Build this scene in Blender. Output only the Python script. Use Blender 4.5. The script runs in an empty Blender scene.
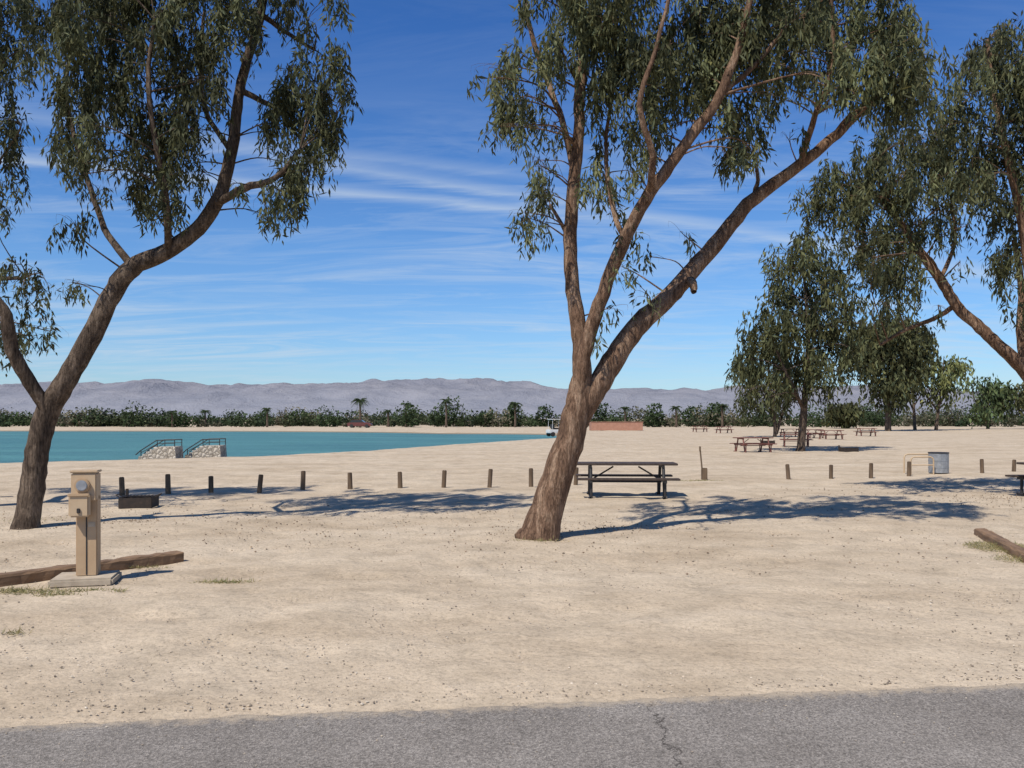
import bpy, bmesh, math, random
import numpy as np
from mathutils import Vector, Matrix
random.seed(7); rng=np.random.default_rng(11)
sc=bpy.context.scene
F=850.0; HY=418.0; H=1.75; K=F*H
def D(py): return K/(py-HY)
def pt(px,py,d): return Vector(((px-512)*d/F, d, H+(HY-py)*d/F))
def gp(px,py):
    d=D(py); return Vector(((px-512)*d/F,d,0))
# ---------------- materials
def newmat(name):
    m=bpy.data.materials.new(name); m.use_nodes=True
    nt=m.node_tree; b=nt.nodes['Principled BSDF']; return m,nt,b
def N(nt,t,**kw):
    n=nt.nodes.new(t)
    for k,v in kw.items(): setattr(n,k,v)
    return n
def ramp(nt,src,stops):
    r=N(nt,'ShaderNodeValToRGB'); e=r.color_ramp.elements
    while len(e)<len(stops): e.new(0.5)
    for i,(p,c) in enumerate(stops):
        e[i].position=p; e[i].color=(c[0],c[1],c[2],1) if hasattr(c,'__len__') else (c,c,c,1)
    nt.links.new(src,r.inputs[0]); return r.outputs[0]
def noise(nt,co,scale,detail=6,rough=.6,dist=0):
    n=N(nt,'ShaderNodeTexNoise'); n.inputs['Scale'].default_value=scale; n.inputs['Detail'].default_value=detail
    n.inputs['Roughness'].default_value=rough; n.inputs['Distortion'].default_value=dist
    nt.links.new(co,n.inputs['Vector']); return n.outputs[0]
def mix(nt,f,a,b,mode='MIX'):
    n=N(nt,'ShaderNodeMix',data_type='RGBA',blend_type=mode)
    for i,v in ((0,f),(6,a),(7,b)):
        if isinstance(v,(int,float)): n.inputs[i].default_value=v
        elif isinstance(v,tuple): n.inputs[i].default_value=(v[0],v[1],v[2],1)
        else: nt.links.new(v,n.inputs[i])
    return n.outputs[2]
def mth(nt,op,a,b=None,c=None,clamp=False):
    n=N(nt,'ShaderNodeMath',operation=op,use_clamp=clamp)
    for i,v in enumerate((a,b,c)):
        if v is None: continue
        if isinstance(v,(int,float)): n.inputs[i].default_value=v
        else: nt.links.new(v,n.inputs[i])
    return n.outputs[0]
def bump(nt,h,strength,dist,b,prev=None):
    n=N(nt,'ShaderNodeBump'); n.inputs['Strength'].default_value=strength; n.inputs['Distance'].default_value=dist
    nt.links.new(h,n.inputs['Height'])
    if prev is not None: nt.links.new(prev,n.inputs['Normal'])
    if b is not None: nt.links.new(n.outputs[0],b.inputs['Normal'])
    return n.outputs[0]
def objco(nt): return N(nt,'ShaderNodeTexCoord').outputs['Object']
def simple(name,c1,c2,scale=8,rough=.8,bs=.3,bd=.01,metal=0,detail=4,stretch=None):
    m,nt,b=newmat(name); co=objco(nt)
    if stretch:
        mp=N(nt,'ShaderNodeMapping'); mp.inputs['Scale'].default_value=stretch; nt.links.new(co,mp.inputs[0]); co=mp.outputs[0]
    n=noise(nt,co,scale,detail)
    nt.links.new(ramp(nt,n,[(.3,c1),(.7,c2)]),b.inputs['Base Color'])
    b.inputs['Roughness'].default_value=rough; b.inputs['Metallic'].default_value=metal
    bump(nt,n,bs,bd,b); return m

# sand
M_sand,nt,b=newmat('sand'); co=objco(nt)
mpt=N(nt,'ShaderNodeMapping'); mpt.inputs['Scale'].default_value=(.5,1.,1); mpt.inputs['Rotation'].default_value=(0,0,-.1); nt.links.new(co,mpt.inputs[0])
big=noise(nt,mpt.outputs[0],.6,4,.6); mid=noise(nt,co,1.7,5,.66); fine=noise(nt,co,26,4,.8)
c=ramp(nt,big,[(.32,(.425,.337,.238)),(.5,(.49,.398,.289)),(.68,(.535,.442,.328))])
c=mix(nt,1,c,ramp(nt,mid,[(.32,.80),(.5,.97),(.62,1.05)]),'MULTIPLY')
c=mix(nt,1,c,ramp(nt,fine,[(.28,.58),(.48,1.0),(.68,1.14)]),'MULTIPLY')
vo=N(nt,'ShaderNodeTexVoronoi'); vo.inputs['Scale'].default_value=44; nt.links.new(co,vo.inputs['Vector'])
peb=ramp(nt,vo.outputs['Distance'],[(.18,1.),(.32,0.)])
pm=mth(nt,'MULTIPLY',peb,ramp(nt,mid,[(.44,0.),(.62,.6)]))
pc=mix(nt,vo.outputs['Color'],(.14,.11,.085),(.54,.47,.39))
c=mix(nt,pm,c,pc)
sx=N(nt,'ShaderNodeSeparateXYZ'); nt.links.new(co,sx.inputs[0])
wet=ramp(nt,mth(nt,'MULTIPLY_ADD',sx.outputs[2],6,1.05),[(.25,1.),(.75,0.)])
c=mix(nt,wet,c,(.22,.18,.13))
nt.links.new(c,b.inputs['Base Color']); b.inputs['Roughness'].default_value=.95; b.inputs['Specular IOR Level'].default_value=.05
p1=bump(nt,mid,.45,.07,None); p2=bump(nt,fine,.6,.018,None,p1)
foot=noise(nt,co,5.5,1,.5,.4); bump(nt,foot,.45,.05,b,p2)

# asphalt
M_asph,nt,b=newmat('asphalt'); co=objco(nt)
v=N(nt,'ShaderNodeTexVoronoi'); v.inputs['Scale'].default_value=120; nt.links.new(co,v.inputs['Vector'])
n1=noise(nt,co,1.1,5,.68)
c=ramp(nt,n1,[(.32,(.18,.160,.139)),(.68,(.255,.229,.201))])
c=mix(nt,.6,c,mix(nt,1,c,ramp(nt,v.outputs['Color'],[(.1,.4),(.9,1.8)]),'MULTIPLY'))
c=mix(nt,1,c,ramp(nt,noise(nt,co,45,3,.75),[(.3,.62),(.65,1.2)]),'MULTIPLY')
sx=N(nt,'ShaderNodeSeparateXYZ'); nt.links.new(co,sx.inputs[0])
nz=noise(nt,co,6,6,.7)
cr=mth(nt,'ABSOLUTE',mth(nt,'ADD',mth(nt,'SUBTRACT',sx.outputs[0],.72),mth(nt,'MULTIPLY',mth(nt,'SUBTRACT',nz,.15),-.35)))
crm=ramp(nt,cr,[(.003,1.),(.010,0.)])
c=mix(nt,crm,c,(.06,.052,.045))
ed=mth(nt,'SUBTRACT',mth(nt,'MULTIPLY_ADD',sx.outputs[0],.1206,5.198),sx.outputs[1])
ed2=mth(nt,'ADD',ed,mth(nt,'MULTIPLY',mth(nt,'SUBTRACT',noise(nt,co,9,6,.75),.5),.5))
c=mix(nt,ramp(nt,ed2,[(0.,.9),(.14,0.)]),c,(.43,.35,.255))
nt.links.new(c,b.inputs['Base Color']); b.inputs['Roughness'].default_value=.9; b.inputs['Specular IOR Level'].default_value=.15
bump(nt,v.outputs['Distance'],.6,.007,b)

# water
M_water,nt,b=newmat('lake_water'); co=objco(nt)
mp=N(nt,'ShaderNodeMapping'); mp.inputs['Scale'].default_value=(.5,1.6,1); nt.links.new(co,mp.inputs[0])
w=noise(nt,mp.outputs[0],2.2,4,.6)
nt.links.new(ramp(nt,noise(nt,mp.outputs[0],.12,4),[(.35,(.055,.155,.165)),(.65,(.085,.22,.215))]),b.inputs['Base Color'])
b.inputs['Roughness'].default_value=.35; b.inputs['IOR'].default_value=1.13
bump(nt,w,1,.3,b)

def barkmat(name,a,bb,cc):
    m,nt,b=newmat(name); co=objco(nt)
    mp=N(nt,'ShaderNodeMapping'); mp.inputs['Scale'].default_value=(1,1,.22); nt.links.new(co,mp.inputs[0])
    n1=noise(nt,mp.outputs[0],7,5,.7,.8); n2=noise(nt,mp.outputs[0],38,4,.7,.3)
    c=ramp(nt,n1,[(.3,a),(.5,bb),(.66,cc)])
    c=mix(nt,1,c,ramp(nt,n2,[(.3,.35),(.62,1.2)]),'MULTIPLY')
    nt.links.new(c,b.inputs['Base Color']); b.inputs['Roughness'].default_value=.9; b.inputs['Specular IOR Level'].default_value=.1
    p=bump(nt,n1,.9,.05,None); bump(nt,n2,1,.03,b,p); return m
M_bark=barkmat('bark',(.085,.05,.034),(.20,.122,.078),(.38,.26,.175))
M_barkd=barkmat('bark_dark',(.045,.033,.026),(.11,.08,.058),(.22,.165,.12))
def leafmat(name,trans=.25):
    m=bpy.data.materials.new(name); m.use_nodes=True; nt=m.node_tree; nt.nodes.clear()
    at=N(nt,'ShaderNodeAttribute'); at.attribute_name='Col'
    d=N(nt,'ShaderNodeBsdfPrincipled'); d.inputs['Roughness'].default_value=.6; d.inputs['Specular IOR Level'].default_value=.12
    t=N(nt,'ShaderNodeBsdfTranslucent'); ms=N(nt,'ShaderNodeMixShader'); ms.inputs[0].default_value=trans
    o=N(nt,'ShaderNodeOutputMaterial')
    nt.links.new(at.outputs['Color'],d.inputs['Base Color']); nt.links.new(at.outputs['Color'],t.inputs[0])
    nt.links.new(d.outputs[0],ms.inputs[1]); nt.links.new(t.outputs[0],ms.inputs[2]); nt.links.new(ms.outputs[0],o.inputs[0]); return m
M_leaf=leafmat('leaves')
M_leaf_far=bpy.data.materials.new('distant_leaves'); M_leaf_far.use_nodes=True; _nt=M_leaf_far.node_tree
_a=N(_nt,'ShaderNodeAttribute'); _a.attribute_name='Col'; _b=_nt.nodes['Principled BSDF']; _nt.links.new(_a.outputs['Color'],_b.inputs['Base Color']); _b.inputs['Roughness'].default_value=.9; _b.inputs['Specular IOR Level'].default_value=.05
M_wood=simple('weathered_wood',(.07,.045,.028),(.17,.115,.07),9,.9,.6,.01,stretch=(1,1,.2))
M_timber=simple('timber',(.11,.065,.037),(.27,.165,.09),6,.9,.8,.02,stretch=(.3,2,2))
M_tabled=simple('brown_coated_steel',(.035,.022,.016),(.075,.05,.035),12,.7,.1,.003)
M_tabler=simple('red_coated_steel',(.14,.05,.036),(.21,.08,.058),12,.6,.1,.003)
M_dark=simple('dark_steel',(.012,.012,.012),(.035,.03,.028),12,.6,.1,.003)
M_rust=simple('rusty_steel',(.015,.012,.010),(.045,.03,.022),14,.85,.3,.004)
M_galv=simple('galvanised_steel',(.25,.26,.27),(.42,.43,.44),10,.45,.1,.003,metal=.5)
M_beige=simple('beige_paint',(.40,.27,.155),(.47,.33,.195),5,.6,.15,.004)
M_beige2=simple('light_beige_paint',(.44,.315,.19),(.51,.38,.24),5,.6,.1,.004)
M_conc=simple('concrete',(.32,.26,.19),(.46,.385,.285),9,.9,.4,.01)
M_brick=simple('red_block',(.34,.17,.11),(.42,.22,.15),3,.9,.3,.01)
M_stone,nt,b=newmat('stone_masonry'); co=objco(nt)
v=N(nt,'ShaderNodeTexVoronoi',feature='DISTANCE_TO_EDGE'); v.inputs['Scale'].default_value=6; nt.links.new(co,v.inputs['Vector'])
v2=N(nt,'ShaderNodeTexVoronoi'); v2.inputs['Scale'].default_value=6; nt.links.new(co,v2.inputs['Vector'])
c=mix(nt,v2.outputs['Color'],(.36,.31,.24),(.58,.52,.43)); c=mix(nt,ramp(nt,v.outputs[0],[(.02,1.),(.07,0.)]),c,(.18,.15,.11))
nt.links.new(c,b.inputs['Base Color']); bump(nt,v.outputs[0],.8,.08,b); b.inputs['Roughness'].default_value=.9
M_white=simple('white_paint',(.6,.6,.58),(.72,.72,.7),4,.4,.05,.003)
M_redp=simple('maroon_paint',(.10,.03,.025),(.15,.045,.035),4,.4,.05,.003)
M_glass=simple('dark_glass',(.02,.025,.03),(.04,.045,.05),4,.1,.0,.001)
M_pebble,nt,b=newmat('pebbles'); at=N(nt,'ShaderNodeAttribute'); at.attribute_name='Col'; nt.links.new(at.outputs[0],b.inputs['Base Color']); b.inputs['Roughness'].default_value=.9
M_mtn,nt,b=newmat('mountain_rock_haze'); co=objco(nt)
n1=noise(nt,co,.006,7,.72,.4)
sx=N(nt,'ShaderNodeSeparateXYZ'); nt.links.new(co,sx.inputs[0])
c=ramp(nt,n1,[(.35,(.17,.178,.213)),(.65,(.265,.262,.285))])  # bluish tint of aerial haze painted into the rock colour
c=mix(nt,ramp(nt,mth(nt,'MULTIPLY',sx.outputs[2],1/160),[(.1,.55),(.8,.05)]),c,(.265,.28,.32))  # more haze colour mixed in towards the foot of the range
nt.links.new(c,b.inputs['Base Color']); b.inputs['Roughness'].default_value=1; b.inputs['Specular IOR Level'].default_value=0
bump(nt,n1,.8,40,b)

# ---------------- mesh helpers
def link(o,parent=None):
    sc.collection.objects.link(o)
    if parent: o.parent=parent
    return o
def empty(name,loc=(0,0,0),rz=0):
    e=bpy.data.objects.new(name,None); e.location=loc; e.rotation_euler=(0,0,rz); e.empty_display_size=.2; return link(e)
def npmesh(name,V,Fq,mat,parent=None,smooth=False,col=None):
    V=np.asarray(V,dtype=np.float32); Fq=np.asarray(Fq,dtype=np.int32); k=Fq.shape[1]
    me=bpy.data.meshes.new(name); me.vertices.add(len(V)); me.vertices.foreach_set('co',V.ravel())
    me.loops.add(Fq.size); me.loops.foreach_set('vertex_index',Fq.ravel())
    me.polygons.add(len(Fq)); me.polygons.foreach_set('loop_start',np.arange(0,Fq.size,k,dtype=np.int32))
    me.polygons.foreach_set('loop_total',np.full(len(Fq),k,dtype=np.int32))
    me.polygons.foreach_set('use_smooth',np.full(len(Fq),smooth))
    me.update(calc_edges=True)
    if col is not None:
        a=me.color_attributes.new('Col','FLOAT_COLOR','POINT'); a.data.foreach_set('color',np.asarray(col,dtype=np.float32).ravel())
    me.materials.append(mat); o=bpy.data.objects.new(name,me); return link(o,parent)
def fin(name,bm,mat,parent=None,loc=(0,0,0),rot=(0,0,0),smooth=False):
    me=bpy.data.meshes.new(name); bm.to_mesh(me); bm.free(); me.materials.append(mat)
    if smooth:
        for p in me.polygons: p.use_smooth=True
    o=bpy.data.objects.new(name,me); o.location=loc; o.rotation_euler=rot; return link(o,parent)
def box(name,size,loc,mat,parent=None,bev=.005,rot=(0,0,0)):
    bm=bmesh.new(); bmesh.ops.create_cube(bm,size=1)
    bmesh.ops.scale(bm,vec=size,verts=bm.verts)
    if bev: bmesh.ops.bevel(bm,geom=bm.edges[:],offset=bev,segments=2,affect='EDGES')
    return fin(name,bm,mat,parent,loc,rot)
def cyl(name,r,h,loc,mat,parent=None,rot=(0,0,0),r2=None,seg=20,bev=0):
    bm=bmesh.new(); bmesh.ops.create_cone(bm,cap_ends=True,segments=seg,radius1=r,radius2=r if r2 is None else r2,depth=h)
    if bev:
        ed=[e for e in bm.edges if abs(e.verts[0].co.z-e.verts[1].co.z)<1e-5]
        bmesh.ops.bevel(bm,geom=ed,offset=bev,segments=2,affect='EDGES')
    return fin(name,bm,mat,parent,loc,rot)
def tubegeo(path,rad,seg=10,noise_a=0.0,cap=True):
    P=[Vector(p) for p in path]; V=[];Fc=[]
    up=None
    ph=random.random()*6
    for i,p in enumerate(P):
        t=(P[min(i+1,len(P)-1)]-P[max(i-1,0)]).normalized()
        if up is None:
            up=t.orthogonal().normalized()
        else:
            up=(up-t*up.dot(t)).normalized()
        s=t.cross(up)
        for j in range(seg):
            a=2*math.pi*j/seg
            r=rad[i]*(1+noise_a*(math.sin(a*2+i*.13+ph)+.7*math.sin(a*3+i*.2+1+ph)+random.uniform(-.3,.3)))
            V.append(p+(up*math.cos(a)+s*math.sin(a))*r)
    for i in range(len(P)-1):
        for j in range(seg):
            j2=(j+1)%seg
            Fc.append((i*seg+j,i*seg+j2,(i+1)*seg+j2,(i+1)*seg+j))
    return V,Fc
def pipe(name,path,r,mat,parent,seg=10):
    V,Fc=tubegeo(path,[r]*len(path),seg)
    return npmesh(name,[tuple(v) for v in V],Fc,mat,parent,True)
def smoothpath(pts,sub):
    out=[];n=len(pts)
    for i in range(n-1):
        p0=pts[max(i-1,0)];p1=pts[i];p2=pts[i+1];p3=pts[min(i+2,n-1)]
        for k in range(sub):
            t=k/sub
            f=lambda a,b_,c_,d_: .5*((2*b_)+(c_-a)*t+(2*a-5*b_+4*c_-d_)*t*t+(-a+3*b_-3*c_+d_)*t*t*t)
            out.append((f(p0[0],p1[0],p2[0],p3[0]),p1[1]*(1-t)+p2[1]*t))
    out.append(pts[-1]); return out
T=rng.random((256,256))
def vnoise(x,y):
    xi=np.floor(x).astype(int);yi=np.floor(y).astype(int);fx=x-xi;fy=y-yi
    fx=fx*fx*(3-2*fx);fy=fy*fy*(3-2*fy);g=lambda a,b:T[a%256,b%256]
    return (g(xi,yi)*(1-fx)+g(xi+1,yi)*fx)*(1-fy)+(g(xi,yi+1)*(1-fx)+g(xi+1,yi+1)*fx)*fy
def sst(a,b,x):
    t=np.clip((x-a)/(b-a),0,1);return t*t*(3-2*t)

# ---------------- lake outline
lake_px=[(-500,464),(-200,462),(0,460.5),(120,458),(250,454.5),(350,449.5),(440,443.5),(505,439.5),(548,437),(560,434.8),(548,433.2),(500,432.6),(440,432.4),(380,431.2),(250,430.3),(0,430),(-300,430),(-900,430.5)]
lake=[(gp(*p).x,gp(*p).y) for p in lake_px]
lk=np.array(lake)
def sdf(x,y):
    d2=np.full(x.shape,1e18);ins=np.zeros(x.shape,bool);n=len(lk)
    for i in range(n):
        a=lk[i];b_=lk[(i+1)%n];e=b_-a;wx=x-a[0];wy=y-a[1]
        t=np.clip((wx*e[0]+wy*e[1])/(e@e),0,1)
        d2=np.minimum(d2,(wx-e[0]*t)**2+(wy-e[1]*t)**2)
        c_=((a[1]<=y)&(b_[1]>y))|((b_[1]<=y)&(a[1]>y))
        with np.errstate(divide='ignore',invalid='ignore'):
            xc=a[0]+(y-a[1])/(e[1] if e[1]!=0 else 1e-9)*e[0]
        ins^=c_&(x<xc)
    return np.sqrt(d2)*np.where(ins,1,-1)
def axis(a0,a1,s0,g):
    v=[a0];s=s0
    while v[-1]<a1: v.append(v[-1]+s);s*=g
    return v
ys=np.array([-9000,-3000,-800,-200,-60,-20,-8,-2,2]+axis(4.,60,.08,1.0075)+axis(61,230,.8,1.01)+[260,320,450,700,1200,2500,5000,9500])
xp=axis(.08,14,.12,1.004)+axis(14.5,130,.3,1.025)+[180,260,400,800,2000,5000,9500]
xs=np.array([-a for a in xp[::-1]]+xp)
X,Y=np.meshgrid(xs,ys)
s=sdf(X,Y)
Z=(vnoise(X*.5+9,Y*.5)-.5)*.05+(vnoise(X*1.9,Y*1.9+5)-.5)*.035+(vnoise(X*3.9+3,Y*3.9)-.5)*.022
Z-=.03*sst(.76,.88,vnoise(X*2.7+40,Y*2.7+11))
Z*=sst(5.2,7,Y-.12*X)*(1-sst(200,300,Y))
Z=Z*(1-sst(-3,0,s))-.012*(1-sst(5.0,5.6,Y-.12*X))
Z-=.5*sst(-2.2,2.5,s)
nx=len(xs);ny=len(ys)
idx=np.arange(nx*ny).reshape(ny,nx)
Fq=np.stack([idx[:-1,:-1],idx[:-1,1:],idx[1:,1:],idx[1:,:-1]],-1).reshape(-1,4)
npmesh('sand_ground',np.stack([X,Y,Z],-1).reshape(-1,3),Fq,M_sand,None,True)
bm=bmesh.new()
bm.faces.new([bm.verts.new((x,y,-.2)) for x,y in [(-300,30),(9,30),(9,128),(-300,128)]])
fin('lake_water',bm,M_water)
# road
rx=np.concatenate([np.array([-200,-60,-20]),np.arange(-8,8,.04),np.array([20,60,200])])
V=[];Fc=[]
for i,x in enumerate(rx):
    e=5.198+.1206*x+.012*math.sin(x*1.1)+(float(vnoise(np.array([x*3.]),np.array([1.]))[0])-.5)*.07+(float(vnoise(np.array([x*14.]),np.array([7.]))[0])-.5)*.05
    V+= [(x,e-9,.004),(x,e-.05,.004),(x,e,-.006)]
for i in range(len(rx)-1):
    a=i*3
    Fc+=[(a,a+3,a+4,a+1),(a+1,a+4,a+5,a+2)]
npmesh('asphalt_road',V,Fc,M_asph)

# ---------------- pebbles
def pebbles(name,n,fx,size,cols):
    u=rng.random((n,2)); P=fx(u); base=np.array([[1,0,0],[0,1,0],[-1,0,0],[0,-1,0],[0,0,.6],[0,0,-.6]])
    sz=size[0]+(size[1]-size[0])*rng.random(n)**3
    V=base[None]*(sz[:,None,None])*(.6+.8*rng.random((n,6,1)))
    a=rng.random(n)*6.28;ca,sa=np.cos(a)[:,None],np.sin(a)[:,None]
    V=np.stack([V[...,0]*ca-V[...,1]*sa,V[...,0]*sa+V[...,1]*ca,V[...,2]],-1)
    V[...,0]+=P[:,0:1];V[...,1]+=P[:,1:2];V[...,2]+=P[:,2:3]
    f=np.array([[0,1,4],[1,2,4],[2,3,4],[3,0,4],[1,0,5],[2,1,5],[3,2,5],[0,3,5]])
    Fc=(f[None]+(np.arange(n)*6)[:,None,None]).reshape(-1,3)
    c=cols[rng.integers(0,len(cols),n)]*(.7+.6*rng.random((n,1)))
    c=np.concatenate([c,np.ones((n,1))],1);c=np.repeat(c,6,0)
    npmesh(name,V.reshape(-1,3),Fc,M_pebble,None,False,c)
cols=np.array([[.42,.34,.25],[.30,.24,.18],[.50,.43,.34],[.19,.15,.115],[.38,.315,.24]])
def fx(u):
    y=5.3+12*u[:,0]**1.5; x=(u[:,1]-.5)*2*(1.2+y*.75); y=y+.12*x*(y<8)
    return np.stack([x,y,np.full(len(x),.002)],-1)
pebbles('gravel',16000,fx,(.003,.013),cols)
def fx2(u):
    x=(u[:,1]-.5)*11; y=5.19+.1206*x-.9*u[:,0]**3; return np.stack([x,y,np.full(len(x),.007)],-1)
pebbles('loose_gravel_on_road',1500,fx2,(.002,.007),cols)
def litter(u):
    n=len(u);k=rng.integers(0,3,n);c=np.array([[1.4,13.5],[-6.5,14.5],[10.5,18.5]])[k]
    a=u[:,1]*6.28;r=u[:,0]*4.2;return np.stack([c[:,0]+r*np.cos(a)*1.5,c[:,1]+r*np.sin(a),np.full(n,.006)],-1)
pebbles('leaf_litter',5500,litter,(.004,.02),np.array([[.2,.14,.09],[.28,.2,.13],[.13,.1,.07]]))

# ---------------- leaves
def leafgeo(C,Dr,L,W):
    n=len(C); R=rng.normal(size=(n,3)); S=np.cross(Dr,R); S/=np.linalg.norm(S,axis=1,keepdims=True)+1e-9
    L=L[:,None];W=W[:,None]
    V=np.stack([C,C+Dr*L*.4+S*W*.5,C+Dr*L,C+Dr*L*.4-S*W*.5],1).reshape(-1,3)
    return V
def leafobj(name,C,Dr,L,W,col,parent=None,mat=None):
    V=leafgeo(C,Dr,L,W); Fq=np.arange(len(V)).reshape(-1,4)
    c=np.concatenate([col,np.ones((len(col),1))],1)
    return npmesh(name,V,Fq,mat or M_leaf,parent,False,np.repeat(c,4,0))
def nrm(a): return a/(np.linalg.norm(a,axis=1,keepdims=True)+1e-9)
def foliage_clumps(cl,leafL,leafW,spacing,dens,col,droop=1.0):
    Cs=[];Ds=[];Ls=[];Ws=[];Co=[]
    for c,r,dn in cl:
        tone=random.uniform(.65,1.3)
        ns=max(5,int(dens*dn*r*r))
        nt_=max(4,int(6+r*7)); tc=nrm(rng.normal(size=(nt_,3)))*(rng.random((nt_,1))**.35)*r*np.array([1.12,1.12,.9])
        tt=.6+.75*rng.random(nt_)
        for i in range(ns):
            k=rng.integers(0,nt_)
            s=tc[k]+rng.normal(size=3)*r*.14
            Ln=r*random.uniform(.4,1.45)*droop+.12*leafL/.12
            n=max(3,int(Ln/spacing)); t=(np.arange(n)+rng.random(n))/n*Ln
            dr=np.array([tc[k][0]*.2/r+random.gauss(0,.12),tc[k][1]*.2/r+random.gauss(0,.12),-1.0])
            pos=np.array(c)+s+np.outer(t,dr)+rng.normal(size=(n,3))*leafW*.8
            pos[:,2]+=r*.42
            d=np.array([0,0,-1.])[None]+rng.normal(size=(n,3))*.46; d=nrm(d)
            Cs.append(pos);Ds.append(d);Ls.append(leafL*(.6+.8*rng.random(n)));Ws.append(leafW*(.6+.8*rng.random(n)))
            v=tone*tt[k]*(.65+.7*rng.random((n,1))); cc=col[None]*v*(1+np.array([.25,.1,-.1])*rng.normal(size=(n,1))*.4)
            Co.append(np.clip(cc,.01,.4))
    return np.concatenate(Cs),np.concatenate(Ds),np.concatenate(Ls),np.concatenate(Ws),np.concatenate(Co)
def tree(name,d0,limbs,clumps,bark,leafL,leafW,spacing,dens,col,depth=1.2,comp=.75,sub=5,seg=16,twr=.009,droop=1.0,wob=.006,grow=1.13):
    root=pt(limbs[0][0][0],limbs[0][0][1],d0); root.z=0
    e=empty(name,root); V=[];Fc=[];samples=[]
    def add(path,seg_,na):
        v,f=tubegeo([p for p,_ in path],[r for _,r in path],seg_,na); o=len(V)
        V.extend([tuple(a-root) for a in v]); Fc.extend([tuple(o+i for i in q) for q in f])
    for L in limbs:
        pts=[]
        for (px,py,dy,w) in L:
            dd=d0+dy; pts.append((pt(px,py,dd),w*.47*dd/F))
        path=smoothpath(pts,sub)
        path=[(p+Vector((random.gauss(0,1),random.gauss(0,1),random.gauss(0,.5)))*wob if 0<i<len(path)-1 else p,r*random.uniform(.97,1.04)) for i,(p,r) in enumerate(path)]
        add(path,seg,.05); samples+=path[len(path)//4:]
    cl=[]
    for cp in clumps:
        px,py,r=cp[:3];dn=cp[3] if len(cp)>3 else 1.0
        dy=random.uniform(-depth,depth)*.7; rr=r*d0/F*grow
        cl.append((pt(px,py,d0+dy),rr,dn))
        if random.random()<comp*min(1,dn):
            dy2=-dy+random.uniform(-.5,.5)*depth
            cl.append((pt(px+random.uniform(-.5,.5)*r,py+random.uniform(-.5,.5)*r,d0+dy2),rr*random.uniform(.6,1),dn*.9))
    for c,r,dn in cl:
        best=min(samples,key=lambda s_:(s_[0]-c).length+ (1.2*max(0,s_[0].z-c.z)))
        a=best[0];L=(c-a).length
        mid=(a+c)/2+Vector((random.gauss(0,.12)*L,random.gauss(0,.12)*L,.13*L))
        r0=min(best[1]*.5,twr*(1+L*.9)); tip=c+Vector((0,0,r*.3))
        path=smoothpath([(a,r0),(mid,r0*.6),(tip,r0*.25)],5); add(path,5,0)
        for k in range(4):
            st=path[random.randint(5,len(path)-1)]
            q=c+Vector((random.gauss(0,.55)*r,random.gauss(0,.55)*r,random.gauss(.2,.35)*r))
            m2=(st[0]+q)/2+Vector((0,0,.15*r))
            q2=q+Vector((0,0,-.5*r))
            add(smoothpath([(st[0],st[1]*.5),(m2,st[1]*.4),(q,st[1]*.25),(q2,st[1]*.12)],2),4,0)
    npmesh('trunk_and_limbs',V,Fc,bark,e,True)
    C_,D_,L_,W_,Co=foliage_clumps([(tuple(c-root),r,dn) for c,r,dn in cl],leafL,leafW,spacing,dens,col,droop)
    leafobj('foliage',C_,D_,L_,W_,Co,e,M_leaf if d0<40 else M_leaf_far)
    return e
COL=np.array([.118,.126,.060])
A_limbs=[
 [(537,545,0,54),(540,535,0,45),(548,508,0,36),(559,472,0,34),(570,438,.03,31),(577,408,.05,28),(582,385,.05,24)],
 [(574,425,.05,24),(579,395,.05,23),(582,370,.05,20),(580,335,.1,18),(573,290,.15,16),(570,240,.2,15),(573,190,.3,14),(578,140,.3,12),(580,90,.35,11),(583,40,.4,10),(578,-20,.5,8),(588,-90,.6,5)],
 [(578,395,0,16),(584,355,-.1,17),(599,305,-.2,15),(622,245,-.35,14),(645,200,-.5,13),(670,165,-.6,12),(696,130,-.7,11),(720,95,-.8,10),(737,50,-.9,8),(750,0,-1,7),(765,-70,-1,4)],
 [(568,445,.05,24),(580,415,.1,25),(597,387,.1,24),(612,362,.15,23),(635,329,.2,21),(665,301,.3,19),(688,276,.4,18),(720,238,.5,17),(748,204,.6,15),(790,172,.7,13),(830,140,.8,11),(858,113,.9,10),(888,88,1.0,7),(925,60,1.1,4)],
 [(574,170,.3,8),(562,120,.5,7),(545,75,.8,6),(530,30,.9,5),(522,-20,1,3)],
 [(648,196,-.5,8),(652,155,-.9,7),(640,105,-1.1,6),(655,50,-1.2,5),(672,-10,-1.3,4)],
 [(800,165,.7,7),(815,115,.4,6),(833,65,.2,5),(832,0,.1,4),(845,-60,.1,3)],
 [(686,280,.4,12),(692,283,.2,10),(694,292,.1,6)],
 [(752,200,.6,6),(758,180,.7,4),(756,165,.75,3)],
 [(572,250,.2,5),(562,225,.4,4),(550,205,.5,3)],
 [(625,240,-.3,6),(612,205,-.1,5),(606,150,.1,4),(612,90,.2,3)],
 [(720,95,-.8,7),(760,60,-.7,5),(790,20,-.6,4)]]
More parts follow.
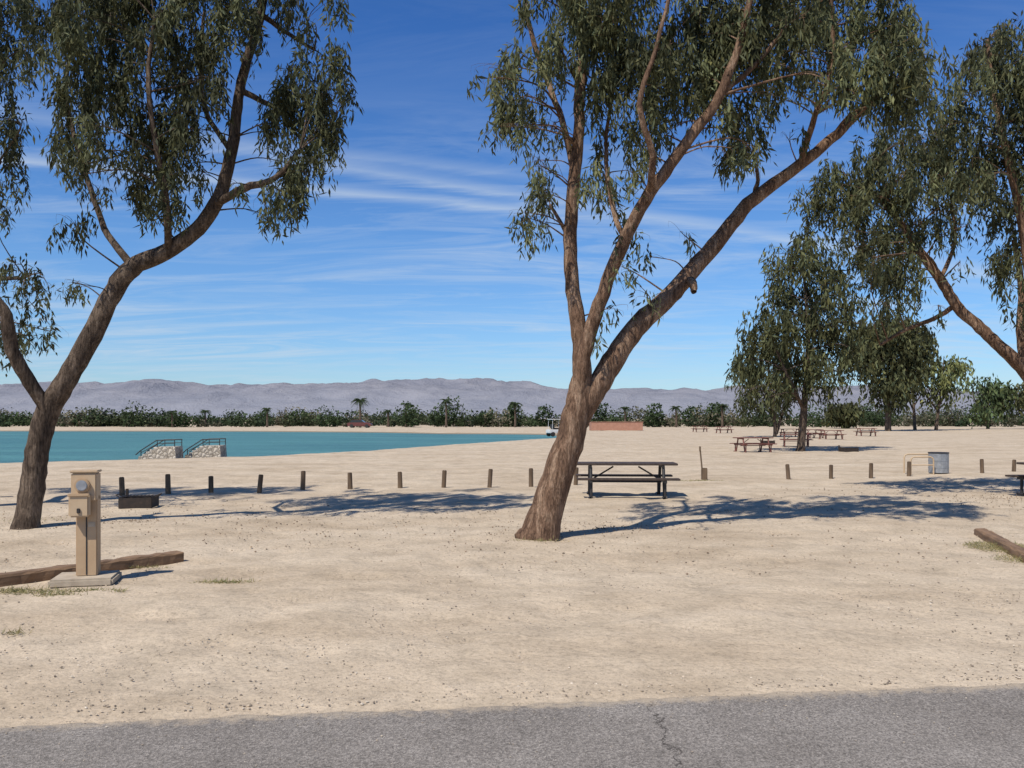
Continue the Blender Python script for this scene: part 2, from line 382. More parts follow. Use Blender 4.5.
A_cl=[(498,72,18),(508,112,18),(524,100,18),(500,130,12,.7),(522,60,16),(517,130,12,.6),(538,200,15,.8),(528,222,12,.7),(548,175,14,.7),(545,225,9,.6),(552,130,13,.5),(535,165,12,.6),
(560,50,20),(580,15,24),(605,40,24),(628,70,22),(640,20,28),(665,55,26),(690,30,28),(712,65,26),(735,25,30),(765,40,28),(790,10,26),(785,70,18,.7),(600,100,16,.8),(612,140,18,.8),(604,180,16,.8),(630,175,12,.6),(595,75,18),(640,145,14,.7),
(640,110,20),(660,95,18,.8),(668,135,14,.7),(635,235,12,.5),(622,270,10,.5),(612,310,10,.3),(595,335,8,.3),(640,290,12,.2),(680,235,12,.2),(650,260,10,.3),(620,220,12,.5),
(738,110,20),(742,142,18),(728,152,14,.8),(752,155,12,.7),(700,85,18,.8),(820,25,24),(850,15,28),(880,25,26),(845,60,24),(875,70,26),(900,85,24),(920,70,22),(905,108,16),(865,100,14,.7),(820,80,18,.7),(930,90,12,.7),(775,100,12,.6),(790,135,10,.4),(800,60,18,.7),(765,80,16,.7),
(560,-30,26),(610,-30,28),(660,-40,28),(715,-40,30),(770,-40,30),(830,-40,28),(880,-30,24),(600,-90,24),(740,-95,26),(530,0,16,.8),(690,-90,22),(910,30,18,.8)]
tree('eucalyptus_tree',D(537),A_limbs,A_cl,M_bark,.135,.030,.036,420,COL,depth=1.3)
B_limbs=[
 [(26,533,0,34),(28,520,0,27),(33,480,0,25),(38,445,0,24),(48,410,.05,23),(68,378,.05,21),(92,335,.1,20),(112,295,.1,19),(132,268,.1,18),(165,252,.15,17),(198,228,.2,16),(218,198,.2,15),(229,165,.25,13),(235,130,.3,12),(240,90,.3,10),(250,50,.4,9),(262,10,.5,8),(272,-50,.6,5)],
 [(48,412,0,14),(30,382,-.2,14),(12,350,-.4,13),(6,315,-.5,12),(-15,285,-.5,11),(-30,240,-.5,9)],
 [(134,268,.1,8),(108,235,.4,7),(94,200,.5,6),(75,140,.6,5),(66,80,.7,4),(80,20,.8,3)],
 [(212,205,.2,9),(245,188,-.2,8),(275,178,-.4,6),(300,150,-.5,4)],
 [(168,250,.1,8),(166,200,-.3,7),(155,140,-.5,6),(148,80,-.6,5),(155,20,-.6,4)],
 [(240,90,.3,7),(275,108,.5,5),(290,115,.6,4)],[(262,15,.5,6),(290,35,.6,4),(315,50,.6,3)],
 [(230,150,.3,6),(205,110,.6,5),(200,60,.7,4),(205,10,.7,3)]]
B_cl=[(68,90,22),(62,55,20),(80,130,20),(88,160,14,.8),(90,15,24),(120,5,26),(150,35,24),(125,75,22,.9),(140,120,20,.9),(155,155,20),(140,195,18),(160,205,14),(180,170,18),(182,120,20),(175,75,20),(198,40,22),(205,85,18),(225,40,16,.8),(225,10,22),(175,5,24),(250,60,10,.5),(195,135,16,.9),(232,188,10,.6),(105,105,18,.8),(100,55,20),(115,160,14,.7),(60,15,22),(200,175,12,.6),
(320,60,18),(332,92,18),(308,100,22),(290,112,20),(326,125,14),(305,145,20),(285,168,18),(272,198,14),(290,203,14),(308,178,12,.8),(268,218,9,.6),(300,65,14,.8),(336,68,10,.7),(330,0,14),(290,0,16,.9),(340,105,8,.6),(275,135,12,.6),(75,225,14,.9),(72,285,9,.9),(100,190,10,.6),(70,180,9,.5),(310,25,12,.5),
(120,-30,26),(180,-40,28),(240,-40,26),(290,-35,22),(80,-30,22),(210,-90,24)]
tree('eucalyptus_tree',D(527),B_limbs,B_cl,M_barkd,.14,.031,.039,400,COL*.72,depth=1.2)
E_limbs=[[(-120,512,0,40),(-115,500,0,30),(-100,420,0,26),(-90,320,0,22),(-70,230,0,17),(-40,150,0,12),(-15,80,0,8),(0,20,0,5)],[(-92,330,0,12),(-50,290,.2,8),(-10,280,.3,5),(25,278,.4,3)],[(-70,230,0,10),(-30,200,.2,8),(0,160,.2,5)],[(-90,320,0,16),(-140,220,.3,12),(-170,100,.4,8)]]
E_cl=[(8,20,20),(20,55,18),(10,90,20),(15,125,18),(5,155,16),(12,168,12,.7),(5,192,12),(8,212,8,.7),(10,-10,22),(-20,40,26),(-20,120,24),(-25,190,22),(-60,60,28),(-60,140,26),(15,268,12,.8),(35,278,12,.8),(22,300,13,.8),(42,310,12,.7),(10,325,13,.8),(28,340,12,.8),(50,292,9,.6),(52,330,9,.6),(-20,300,18),(-15,345,14),(-140,60,36),(-120,130,34),(-180,120,36),(-90,0,34)]
tree('eucalyptus_tree',D(512),E_limbs,E_cl,M_barkd,.15,.034,.046,260,COL*.72,depth=1.2)
C_limbs=[[(1085,508,0,46),(1082,497,0,36),(1075,450,0,30),(1060,410,0,26),(1038,382,0,22),(1022,366,0,16),(1000,347,0,13),(980,328,.1,12),(958,308,.2,11),(944,285,.3,10),(928,262,.4,9),(912,240,.5,7),(895,215,.6,5),(870,190,.7,4)],
[(1062,412,0,24),(1045,350,-.3,18),(1034,290,-.4,14),(1022,220,-.5,10),(1006,150,-.6,8),(994,90,-.6,6),(987,40,-.6,4)],
[(1024,368,0,8),(1020,330,.1,8),(1022,290,.2,7),(1014,240,.3,5)],
[(955,305,.2,6),(935,318,.5,5),(905,330,.7,4),(880,345,.8,3)],[(940,280,.3,5),(955,240,.6,4),(950,190,.8,3),(940,130,.9,3)],[(1045,350,0,14),(1090,270,.5,10),(1120,180,.7,7)]]
C_cl=[(985,55,16),(1005,45,18),(970,80,16),(1000,85,20),(1020,70,18),(955,105,16),(985,120,18),(1010,125,18),(940,135,18),(965,150,18),(1000,160,20),(1022,175,18),(980,185,18),(950,180,18),(925,160,20),(905,145,20),(880,155,20),(860,175,18),(835,180,18),(812,190,14),(830,205,16),(855,205,18),(885,195,20),(910,190,20),(870,235,18),(895,230,18),(920,225,16,.9),(945,215,14,.8),(965,230,10,.7),(900,260,18),(880,275,16),(905,290,14),(855,252,12,.8),(885,300,10,.7),(870,260,12),(1010,225,14),(1000,260,14),(1016,255,14),(1008,290,10,.8),(1000,205,14),(1020,310,9,.6),(940,310,8,.5),(925,325,6,.5),(960,265,8,.4),(1018,25,14,.8),
(1050,60,24),(1050,130,26),(1060,200,24),(1080,100,26),(1100,170,26),(1060,270,20),(1110,230,22)]
tree('eucalyptus_tree',D(497),C_limbs,C_cl,M_bark,.17,.038,.048,245,COL*.8,depth=1.8)
M_limbs=[[(800,452,0,11),(801,446,0,9),(803,420,0,8),(805,395,0,7),(808,350,0,5),(806,300,.3,3),(802,255,.3,1.5)],[(805,395,0,5),(825,360,1,3),(845,320,1,1.5)],[(804,410,0,5),(785,370,-1,3),(768,330,-1,1.5)]]
M_cl=[(795,246,13),(812,239,12),(782,266,13),(805,271,15),(825,266,13),(842,281,13),(775,291,14),(795,296,15),(820,301,15),(845,306,14),(765,316,14),(785,326,15),(810,331,16),(835,331,15),(858,328,11),(755,340,12),(775,350,14),(800,356,15),(825,356,14),(850,350,11),(762,372,12),(785,378,12),(812,380,11),(745,363,9),(840,372,8,.9),(765,397,8,.8),(750,392,7,.8),(783,402,7,.8),(862,298,8,.8),(770,253,8,.8),(830,388,7,.7),(868,315,7,.7)]
tree('eucalyptus_tree',D(451),M_limbs,M_cl,M_barkd,.4,.095,.125,50,COL*.66,depth=2.6,sub=3,seg=8,twr=.02,comp=1)
N_limbs=[[(774,438,0,6),(775,434,0,4),(774,415,0,3.5),(770,390,0,3),(768,360,0,2)],[(776,434,0,4),(785,405,0,3),(790,380,0,2)]]
N_cl=[(758,340,10),(770,348,11),(750,355,10),(741,371,10),(756,378,10),(772,376,11),(785,369,9),(746,393,9),(764,395,9),(780,393,9),(743,407,7,.8),(775,405,6,.7),(790,388,8)]
tree('eucalyptus_tree',D(437),N_limbs,N_cl,M_barkd,.5,.13,.17,28,COL*.62,depth=3,sub=3,seg=8,twr=.03,comp=1)
def simpletree(name,px,base,top,wpx,col,dn=1,seed=0,lean=0):
    d=D(base);random.seed(seed)
    limbs=[[(px,base+1,0,wpx*.08),(px+lean*.3,base-(base-top)*.25,0,wpx*.055),(px+lean*.7,base-(base-top)*.55,0,wpx*.035),(px+lean,top+8,0,wpx*.012)],
           [(px+lean*.3,base-(base-top)*.22,0,wpx*.04),(px-wpx*.25,base-(base-top)*.5,0,wpx*.025),(px-wpx*.32,top+(base-top)*.3,0,wpx*.012)],
           [(px+lean*.3,base-(base-top)*.28,0,wpx*.04),(px+wpx*.22,base-(base-top)*.5,0,wpx*.025),(px+wpx*.32,top+(base-top)*.3,0,wpx*.012)]]
    cl=[];n=int(24*dn)
    for i in range(n):
        a=random.uniform(0,6.28);r=math.sqrt(random.random())
        h=(base-top)
        cl.append((px+lean*.7+math.cos(a)*r*wpx*.42,top+h*.36+math.sin(a)*r*h*.32,wpx*random.uniform(.08,.15)))
    return tree(name,d,limbs,cl,M_barkd,d*.0065,d*.0024,d*.003,45*(60/d)**2,col,depth=wpx*.3*d/F,sub=3,seg=6,twr=.03,comp=1)
simpletree('eucalyptus_tree',888,431,308,84,COL*.62,1.7,3,0)
simpletree('palo_verde_tree',936,430,348,54,np.array([.14,.155,.065]),.8,4,8)
simpletree('palo_verde_tree',988,429,374,50,np.array([.075,.10,.045]),1.2,5,0)
simpletree('eucalyptus_tree',915,430,345,46,COL*.66,.9,6,-4)
simpletree('mesquite_tree',843,428.5,398,38,COL*.6,1.4,8)
simpletree('mesquite_tree',1030,429,380,46,COL*.6,1.2,9)
# distant tree line
Cs=[];Ls=[];Co=[]
def bush(x,y,w,h,n,size,col):
    p=nrm(rng.normal(size=(n,3)))*(rng.random((n,1))**.35)
    p=p*np.array([w/2,w/2,h*.55]);p*= (.6+.8*vnoise(p[:,0]*1.3+x,p[:,2]*1.3+y))[:,None]
    p[:,2]=np.abs(p[:,2]+h*.42)
    Cs.append(p+np.array([x,y,0]));Ls.append(size*(.6+.8*rng.random(n)))
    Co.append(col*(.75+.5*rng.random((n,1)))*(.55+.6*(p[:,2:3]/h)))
for i in range(900):
    y=165+85*random.random()**1.2;x=random.uniform(-.95,.95)*y*1.0
    q=float(vnoise(np.array([x*.07+50]),np.array([y*.03]))[0])
    if q<.3 and random.random()<.6: continue
    h=random.choice([.9,1.2,1.5,1.9,2.3,3.0,4.0])*random.uniform(.8,1.15)*(.6+.75*q);w=h*random.uniform(1.2,2.8)
    g=np.array(random.choice([(.045,.065,.032),(.06,.075,.038),(.085,.095,.05),(.04,.057,.032),(.05,.07,.032),(.15,.135,.09),(.10,.10,.065)]))
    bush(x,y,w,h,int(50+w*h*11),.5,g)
for px,top,w in [(410,402,26),(452,396,30),(441,405,24),(512,400,14),(545,403,24),(655,403,20),(600,401,16),(715,401,18),(180,412,40),(90,413,40),(262,411,20),(300,410,26),(690,404,22),(20,412,40),(820,402,60),(1000,400,50),(960,404,50),(870,402,50),(760,404,30),(575,409,26),(485,408,22),(330,412,30)]:
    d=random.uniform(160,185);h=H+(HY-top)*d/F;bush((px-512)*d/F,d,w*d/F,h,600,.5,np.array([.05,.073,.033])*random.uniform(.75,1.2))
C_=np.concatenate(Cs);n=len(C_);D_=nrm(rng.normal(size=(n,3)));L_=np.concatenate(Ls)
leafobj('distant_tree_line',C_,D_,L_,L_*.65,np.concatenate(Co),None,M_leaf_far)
def palm(px,top,d,cr):
    h=H+(HY-top)*d/F-cr*.3;x=(px-512)*d/F;e=empty('palm_tree',(x,d,0))
    path=[((Vector((math.sin(i*.5)*.08,0,h*i/8))),.24-.012*i) for i in range(9)]
    V,Fc=tubegeo([p for p,_ in path],[r for _,r in path],8);npmesh('trunk',[tuple(v) for v in V],Fc,M_barkd,e,True)
    C=[];Dd=[];L=[]
    for k in range(30):
        a=random.uniform(0,6.28);el=random.uniform(-.9,1.1);o=np.array([math.cos(a),math.sin(a),0])
        for t in np.linspace(.15,1,9):
            p=o*t*cr*math.cos(el*.7)+np.array([0,0,h+math.sin(el)*t*cr*.8-.55*cr*t*t])
            for sgn in (-1,1):
                s=np.array([-o[1],o[0],0])*sgn;C.append(p);Dd.append(s*.7+o*.6+np.array([0,0,-.4]));L.append(cr*.35*(1.1-t*.6))
    C=np.array(C);Dd=nrm(np.array(Dd));L=np.array(L)
    leafobj('fronds',C,Dd,L,L*.35,np.tile(np.array([[.05,.07,.035]]),(len(C),1))*(.7+.6*rng.random((len(C),1))),e,M_leaf_far)
for px,top,d,cr in [(360,397,156,1.5),(205,409,168,1.2),(267,407,162,1.2),(128,411,170,1.3),(446,398,158,1.4),(625,406,166,1.3),(676,405,160,1.3),(515,401,162,1.4),(388,409,168,1.1),(172,410,160,1.2),(722,403,158,1.4),(406,402,164,1.3),(92,409,172,1.2)]: palm(px,top,d,cr*random.uniform(.85,1.1))

# ---------------- mountains
mx=np.linspace(-6000,6000,700);my=np.linspace(2600,4600,90);MX,MY=np.meshgrid(mx,my)
prof_px=[-3000,-400,0,50,100,160,200,230,300,350,400,450,480,520,560,620,700,760,850,1024,1400,4000]
prof_h=[18,26,33,35,35,39,37,35,35,37,38,38,41,40,34,32,32,34,32,27,24,18]
Rg=np.interp(MX,(np.array(prof_px)-512)*3600/F,np.array(prof_h)*3600/F)
fb=lambda x,y:sum((1-abs(2*vnoise(x*2**k+k*17,y*2**k+k*5)-1))*.5**k for k in range(6))/1.97
t=(MY-3600)/1000.
shape=np.where(t<0,sst(-1,.0,t)**.8,1-.7*sst(0,1,t))
Zm=Rg*shape*(.74+.32*fb(MX/420.,MY/420.))+ (fb(MX/130.+7,MY/200.)-.5)*38*shape-6
Zm=np.where(MY<2610,-8,Zm)
ny,nx=MX.shape;idx=np.arange(nx*ny).reshape(ny,nx)
Fq=np.stack([idx[:-1,:-1],idx[:-1,1:],idx[1:,1:],idx[1:,:-1]],-1).reshape(-1,4)
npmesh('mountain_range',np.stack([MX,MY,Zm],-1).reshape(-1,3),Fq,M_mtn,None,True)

# ---------------- furniture
random.seed(21)
def post(px,py,h=.46,r=.06,sl=0):
    p=gp(px,py);h*=random.uniform(.9,1.08);e=cyl('wooden_post',r*random.uniform(.9,1.1),h+.1,(p.x,p.y,(h-.1)/2),M_wood,None,(random.gauss(0,.035),random.gauss(0,.035)+sl,random.random()*3),r2=r*.93,seg=14,bev=.012)
for px,py in [(122,495),(168,494),(211,493),(260,492),(303,490),(350,489),(400,488),(444,487.5),(490,487),(531,486),(576,485),(788,479),(831,478.5),(871,478),(909,476),(982,474),(1014,472),(1050,471),(-5,497),(-50,499)]:
    post(px,py,.44)
def table(loc,rz,mat,L=2.0,fm=None):
    e=empty('picnic_table',loc,rz);fm=fm or mat
    for i in range(4): box('top_plank',(L,.175,.045),(0,-.285+.19*i,.735),mat,e,.006)
    for s in (-1,1):
        for k in (0,1): box('seat_plank',(L,.13,.04),(0,s*(.62+.075*(2*k-1)),.43),mat,e,.006)
    for x in (-L*.36,L*.36):
        box('seat_beam',(.05,1.5,.06),(x,0,.378),fm,e,.004)
        box('top_beam',(.05,.72,.05),(x,0,.686),fm,e,.004)
        for s in (-1,1):
            A=Vector((x,s*.30,.665));B=Vector((x,s*.52,0))
            pipe('leg',[A,B],.036,fm,e)
            pipe('seat_post',[(x,s*.62,.36),(x,s*.62,0.0)],.03,fm,e)
            pipe('foot',[(x-.03,s*.50,.02),(x-.03,s*.72,.02)],.03,fm,e)
        pipe('brace',[(x,0,.36),(x*.35,0,.67)],.018,fm,e)
    pipe('stretcher',[(-L*.36,0,.335),(L*.36,0,.335)],.022,fm,e)
    return e
p=gp(628,498); table((p.x,p.y+.35,0),math.radians(-3),M_tabled,2.2,M_dark)
p=gp(1070,497); table((p.x+.1,p.y,0),math.radians(5),M_tabled,2.2,M_dark)
for px,py,rz,m in [(753,452,10,M_tabler),(796,446.5,-15,M_tabler),(831,439.5,5,M_tabler),(812,438,20,M_tabler),(790,437,0,M_tabler),(724,433,10,M_tabler),(866,436,0,M_tabler),(700,432,8,M_tabler)]:
    p=gp(px,py); table((p.x,p.y,0),math.radians(rz),m,1.9)
def firering(px,py,s=1):
    p=gp(px,py);e=empty('fire_ring',(p.x,p.y,0),math.radians(8))
    for x,y,sx_,sy in [(0,-.3,.72,.03),(0,.3,.72,.03),(-.345,0,.03,.57),(.345,0,.03,.57)]:
        box('side_plate',(sx_*s,sy*s,.2),(x*s,y*s,.1),M_rust,e,.004)
    for i in range(9): pipe('grate_bar',[(-.33*s+.0825*i*s,-.28*s,.215),(-.33*s+.0825*i*s,.28*s,.215)],.008,M_rust,e,6)
    for sx_ in (-1,1): pipe('handle',[(sx_*.39*s,-.1,.2),(sx_*.47*s,-.1,.25),(sx_*.47*s,.1,.25),(sx_*.39*s,.1,.2)],.012,M_rust,e,6)
    box('upright',(.05,.05,.34),(-.36*s,.34*s,.17),M_rust,e,.004)
firering(139,507,.85)
firering(849,452,1)
firering(768,444,1)
p=gp(86,582);e=empty('electrical_pedestal',(p.x,p.y,0),math.radians(14))
box('concrete_pad',(.62,.5,.09),(0,0,.03),M_conc,e,.02)
box('post_shell',(.21,.17,.86),(.02,.02,.50),M_beige,e,.012)
box('post_seam',(.012,.006,.78),(.02,-.068,.48),M_dark,e,.001)
box('head_box',(.25,.2,.30),(.0,.0,1.02),M_beige2,e,.014)
box('cap',(.28,.23,.025),(0,0,1.183),M_beige2,e,.01)
box('outlet_cover',(.2,.10,.24),(-.03,-.135,.83),M_beige2,e,.018)
box('cover_lip',(.21,.02,.03),(-.03,-.19,.945),M_beige,e,.006)
cyl('meter_ring',.075,.05,(-.01,-.118,1.04),M_beige,e,(math.pi/2,0,0),seg=28,bev=.008)
cyl('meter_dial',.055,.03,(-.01,-.140,1.04),M_galv,e,(math.pi/2,0,0),seg=28,bev=.006)
box('label',(.07,.004,.05),(.07,-.069,.62),M_conc,e,.001)
box('latch',(.03,.02,.05),(-.03,-.195,.78),M_dark,e,.004)
def timber(a,b,w=.2,h=.17):
    a=Vector(a);b=Vector(b);m=(a+b)/2;L=(b-a).length;ang=math.atan2(b.y-a.y,b.x-a.x)
    bm=bmesh.new();n=24
    prev=None
    for i in range(n+1):
        x=-L/2+L*i/n;ring=[]
        for (yy,zz) in [(-w/2,-.05),(-w/2,h-.02),(-w/2+.02,h),(w/2-.02,h),(w/2,h-.02),(w/2,-.05)]:
            ring.append(bm.verts.new((x,yy+random.gauss(0,.005),zz+random.gauss(0,.005))))
        if prev:
            for j in range(6): bm.faces.new((prev[j],ring[j],ring[(j+1)%6],prev[(j+1)%6]))
        else: bm.faces.new(ring[::-1])
        prev=ring
    bm.faces.new(prev); bmesh.ops.recalc_face_normals(bm,faces=bm.faces)
    return fin('landscape_timber',bm,M_timber,None,(m.x,m.y,0),(0,0,ang))
a=gp(180,560);b_=gp(-10,586);timber((a.x,a.y,0),(b_.x-.0,b_.y,0),.18,.11)
timber((b_.x-.06,b_.y-.02,0),(b_.x-2.4,b_.y-.75,0),.18,.11)
a=gp(980,534);b_=gp(1040,566);timber((a.x,a.y,0),(b_.x,b_.y,0),.16,.09)
p=gp(936,474);e=empty('trash_can',(p.x,p.y,0))
cyl('barrel',.29,.62,(.08,0,.35),M_galv,e,seg=28,bev=.012)
for z in (.2,.42): cyl('rib',.298,.02,(.08,0,z),M_galv,e,seg=28,bev=.004)
cyl('rim',.305,.035,(.08,0,.665),M_dark,e,seg=28,bev=.008)
p2=gp(920,474);e2=empty('pipe_rail',(p2.x,p2.y,0))
def hoop(x0,x1,y,h): 
    return [(x0,y,0),(x0,y,h-.1),(x0+.03,y,h-.03),(x0+.1,y,h),(x1-.1,y,h),(x1-.03,y,h-.03),(x1,y,h-.1),(x1,y,0)]
pipe('front_hoop',hoop(-.45,.25,-.35,.55),.024,M_beige2,e2);pipe('rear_hoop',hoop(-.3,1.0,.42,.6),.024,M_beige2,e2)
pipe('mid_rail',[(-.45,-.35,.3),(.25,-.35,.3)],.018,M_beige2,e2,8)
p=gp(703,480);e=empty('marker_post',(p.x,p.y,0))
pipe('pole',[(0,0,-.05),(-.04,0,.45),(-.09,0,.95)],.022,M_wood,e);box('base_block',(.16,.12,.34),(.04,.02,.17),M_wood,e,.015);box('plate',(.05,.012,.12),(-.09,-.03,.88),M_wood,e,.003)
def pier(px,py,w=1.55):
    p=gp(px,py);e=empty('stone_stairs',(p.x,p.y,0),math.radians(4))
    steps=5
    bm=bmesh.new();pf=[(-w/2-.1,-.3)]
    for i in range(steps): pf+=[(-w/2+i*.16,.06+i*.1),(-w/2+(i+1)*.16,.06+i*.1)]
    pf+=[(w/2,.48),(w/2+.06,-.3)]
    fv=[bm.verts.new((x,-.55,z)) for x,z in pf];bv=[bm.verts.new((x,.55,z)) for x,z in pf]
    bm.faces.new(fv);bm.faces.new(bv[::-1])
    for i in range(len(pf)): j=(i+1)%len(pf);bm.faces.new((fv[i],bv[i],bv[j],fv[j]))
    bmesh.ops.recalc_face_normals(bm,faces=bm.faces)
    fin('stone_body',bm,M_stone,e)
    for y in (-.5,.5):
        pipe('hand_rail',[(-w/2-.15,y,.12),(-w/2+.05,y,.3),(-w/2+.75,y,.76),(w/2,y,.78)],.024,M_dark,e,8)
        pipe('lower_rail',[(-w/2+.05,y,.2),(-w/2+.8,y,.62),(w/2,y,.63)],.014,M_dark,e,8)
        for x,z0,z1 in [(-w/2+.08,.05,.32),(-w/2+.78,.45,.76),(w/2-.02,.4,.78)]: pipe('rail_post',[(x,y,z0),(x,y,z1)],.02,M_dark,e,8)
pier(161,457);pier(206,455.5)
p=gp(617,430.5);e=empty('block_building',(p.x,p.y,0))
box('wall_front',(7.2,.25,1.15),(0,0,.575),M_brick,e,.01);box('wall_back',(7.2,.25,1.15),(0,3.,.575),M_brick,e,.01)
for s in(-1,1): box('wall_end',(.25,2.74,1.15),(s*3.47,1.5,.572),M_brick,e,.01)
box('coping_front',(7.4,.35,.08),(0,0,1.19),M_brick,e,.01);box('roof',(6.68,2.64,.08),(0,1.5,1.05),M_conc,e,.01)
def car(px,py,mat,rz=0):
    p=gp(px,py);e=empty('parked_car',(p.x,p.y,0),rz)
    def ext(name,pf,w,m):
        bm=bmesh.new();f=[bm.verts.new((x,-w/2,z)) for x,z in pf];b2=[bm.verts.new((x,w/2,z)) for x,z in pf]
        bm.faces.new(f);bm.faces.new(b2[::-1])
        for i in range(len(pf)): j=(i+1)%len(pf);bm.faces.new((f[i],b2[i],b2[j],f[j]))
        bmesh.ops.recalc_face_normals(bm,faces=bm.faces);bmesh.ops.bevel(bm,geom=bm.edges[:],offset=.04,segments=2,affect='EDGES');fin(name,bm,m,e)
    ext('body',[(-2.1,.3),(-2.15,.75),(-1.9,.95),(1.0,.98),(2.0,.82),(2.15,.55),(2.1,.3)],1.75,mat)
    ext('cabin_glass',[(-1.75,.9),(-1.4,1.4),(.3,1.42),(.95,.93)],1.5,M_glass)
    ext('roof',[(-1.45,1.38),(-1.35,1.46),(.25,1.47),(.4,1.38)],1.54,mat)
    for x in(-1.35,1.35):
        for y in(-.8,.8): cyl('wheel',.33,.22,(x,y,.33),M_dark,e,(math.pi/2,0,0),bev=.03)
car(360,427.8,M_redp)
p=gp(556,436.5);e=empty('utility_cart',(p.x,p.y,0),.4)
box('body',(1.7,1.,.35),(0,0,.48),M_white,e,.06);box('hood',(.4,.95,.3),(.68,0,.75),M_white,e,.08);box('seat',(.5,.9,.15),(-.1,0,.76),M_dark,e,.04);box('seat_back',(.1,.9,.35),(-.4,0,.98),M_dark,e,.03)
box('roof',(1.3,1.05,.07),(-.05,0,1.62),M_white,e,.03)
for x,y in[(-.6,-.45),(-.6,.45),(.5,-.45),(.5,.45)]: pipe('roof_post',[(x,y,.6),(x*.95,y,1.6)],.02,M_white,e,8)
for x in(-.55,.6):
    for y in(-.45,.45): cyl('wheel',.23,.16,(x,y,.23),M_dark,e,(math.pi/2,0,0),bev=.03)
def grass(name,spots):
    C=[];Dd=[];L=[];Co=[]
    for px,py,rx_,ry_,n in spots:
        p=gp(px,py)
        for i in range(n):
            a=random.random()*6.28;r=random.random()**.8;C.append((p.x+math.cos(a)*r*rx_,p.y+math.sin(a)*r*ry_,0))
            Dd.append((random.gauss(0,.9),random.gauss(0,.9),random.uniform(.15,.9)));L.append(random.uniform(.02,.085))
            g=random.random()**1.6;Co.append((.36*(1-g)+.15*g,.29*(1-g)+.18*g,.14*(1-g)+.07*g))
    C=np.array(C);Dd=nrm(np.array(Dd));L=np.array(L);leafobj(name,C,Dd,L,L*.07+.002,np.array(Co))
grass('dry_grass',[(20,592,.5,.15,700),(95,592,.35,.08,500),(60,596,.3,.1,300),(225,583,.35,.08,350),(1005,548,.5,.5,2400),(1035,560,.5,.4,1200),(700,481,.7,.2,500),(130,568,.5,.06,250),(30,520,.6,.3,150),(540,541,.45,.15,150),(15,634,.12,.05,80)])

# ---------------- light
el=math.radians(55);hx,hy=.6,.8
dirv=Vector((hx*math.cos(el),hy*math.cos(el),-math.sin(el)))
sd=bpy.data.lights.new('sun','SUN');sd.energy=5.0;sd.angle=math.radians(.5);sd.color=(1,.94,.85)
so=bpy.data.objects.new('sun',sd);so.rotation_euler=dirv.to_track_quat('-Z','Y').to_euler();so.location=(-20,-30,50);link(so)
w=bpy.data.worlds.new('World');sc.world=w;w.use_nodes=True;nt=w.node_tree;bg=nt.nodes['Background']
sky=N(nt,'ShaderNodeTexSky',sky_type='NISHITA');sky.sun_disc=False;sky.sun_elevation=el;sky.sun_rotation=math.atan2(-hx,-hy);sky.air_density=1.0;sky.dust_density=.2;sky.ozone_density=2.5
tc=N(nt,'ShaderNodeTexCoord').outputs['Generated'];sx=N(nt,'ShaderNodeSeparateXYZ');nt.links.new(tc,sx.inputs[0]);x,y,z=sx.outputs
zz=mth(nt,'ADD',mth(nt,'MAXIMUM',z,0),.10)
cb=N(nt,'ShaderNodeCombineXYZ');nt.links.new(mth(nt,'DIVIDE',x,zz),cb.inputs[0]);nt.links.new(mth(nt,'DIVIDE',y,zz),cb.inputs[1])
mp=N(nt,'ShaderNodeMapping');mp.inputs['Rotation'].default_value=(0,0,.3);mp.inputs['Scale'].default_value=(.5,1.7,1);nt.links.new(cb.outputs[0],mp.inputs[0])
n1=noise(nt,mp.outputs[0],2.0,7,.68,1.2);n2=noise(nt,cb.outputs[0],.5,2,.5)
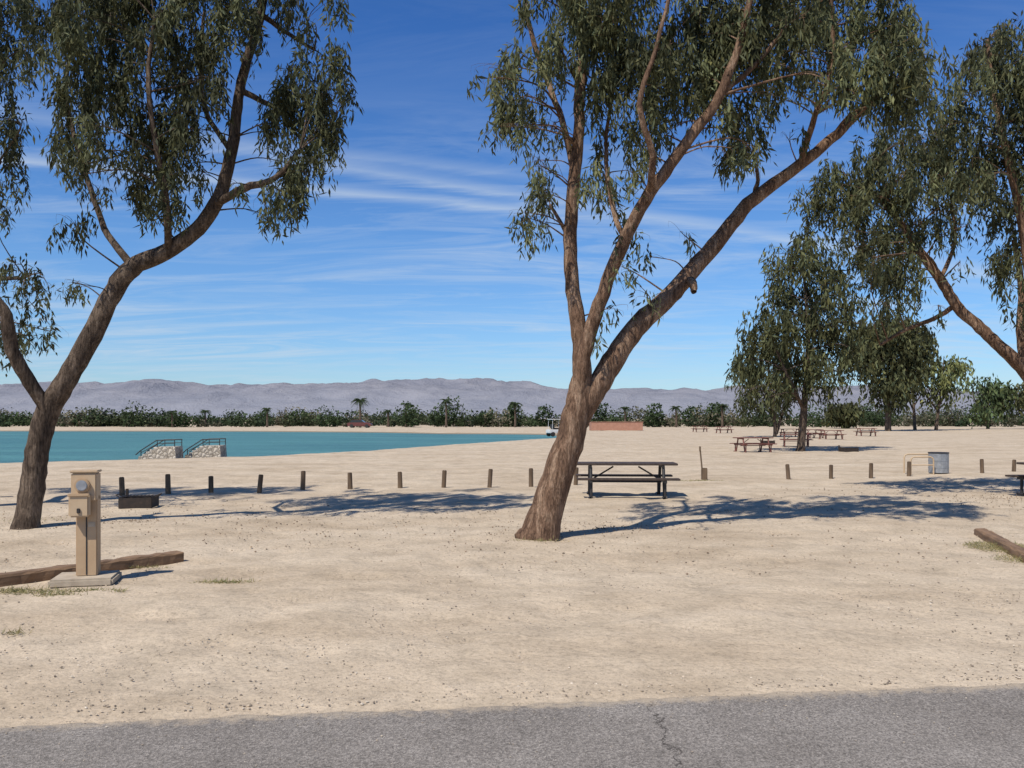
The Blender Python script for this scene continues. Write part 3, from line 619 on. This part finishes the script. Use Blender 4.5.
wis=mth(nt,'MULTIPLY',ramp(nt,n1,[(.42,0.),(.70,1.)]),ramp(nt,n2,[(.35,.3),(.55,1.)]))
wis=mth(nt,'MULTIPLY',wis,ramp(nt,z,[(.0,.4),(.08,.95),(.22,.8),(.36,.12)]))
def trail(m,c,w_,x0,x1,s_):
    dd=mth(nt,'ADD',mth(nt,'SUBTRACT',z,mth(nt,'MULTIPLY',x,m)),mth(nt,'MULTIPLY',y,-c))
    dd=mth(nt,'ABSOLUTE',mth(nt,'ADD',dd,mth(nt,'MULTIPLY',mth(nt,'SUBTRACT',n1,.5),.02)))
    f=ramp(nt,dd,[(0.,1.),(w_,0.)])
    r=mth(nt,'MULTIPLY',ramp(nt,mth(nt,'ADD',x,.8),[(x0+.8,0.),(x0+.92,1.)]),ramp(nt,mth(nt,'ADD',x,.8),[(x1+.68,1.),(x1+.8,0.)]))
    return mth(nt,'MULTIPLY',mth(nt,'MULTIPLY',f,r),s_)
t1=trail(-.099,.245,.009,-.65,.15,.42);t2=trail(-.16,.262,.011,-.35,.4,.32);t3=trail(-.12,.285,.012,-.65,.1,.2)
cm=mth(nt,'ADD',mth(nt,'ADD',mth(nt,'MULTIPLY',wis,.62),t1),mth(nt,'ADD',t2,t3),clamp=True)
tint=ramp(nt,z,[(0.,(.47,.63,.86)),(.05,(.46,.63,.86)),(.2,(.41,.63,.89)),(.42,(.25,.50,.86)),(1.,(.25,.42,.62))])
skyc=mix(nt,1,sky.outputs[0],tint,'MULTIPLY')
skyc=mix(nt,1,skyc,(1.48,1.48,1.48),'MULTIPLY')
nt.links.new(mix(nt,cm,skyc,(6.0,6.9,7.9)),bg.inputs[0]);bg.inputs[1].default_value=.1
# camera
cd=bpy.data.cameras.new('Camera');cd.sensor_width=36;cd.lens=F/1024*36;cd.shift_y=(HY-384)/1024;cd.clip_end=20000;cd.clip_start=.05
co_=bpy.data.objects.new('Camera',cd);co_.location=(0,0,H);co_.rotation_euler=(math.pi/2,0,0);link(co_);sc.camera=co_
sc.view_settings.view_transform='Standard';sc.view_settings.look='None';sc.view_settings.exposure=0
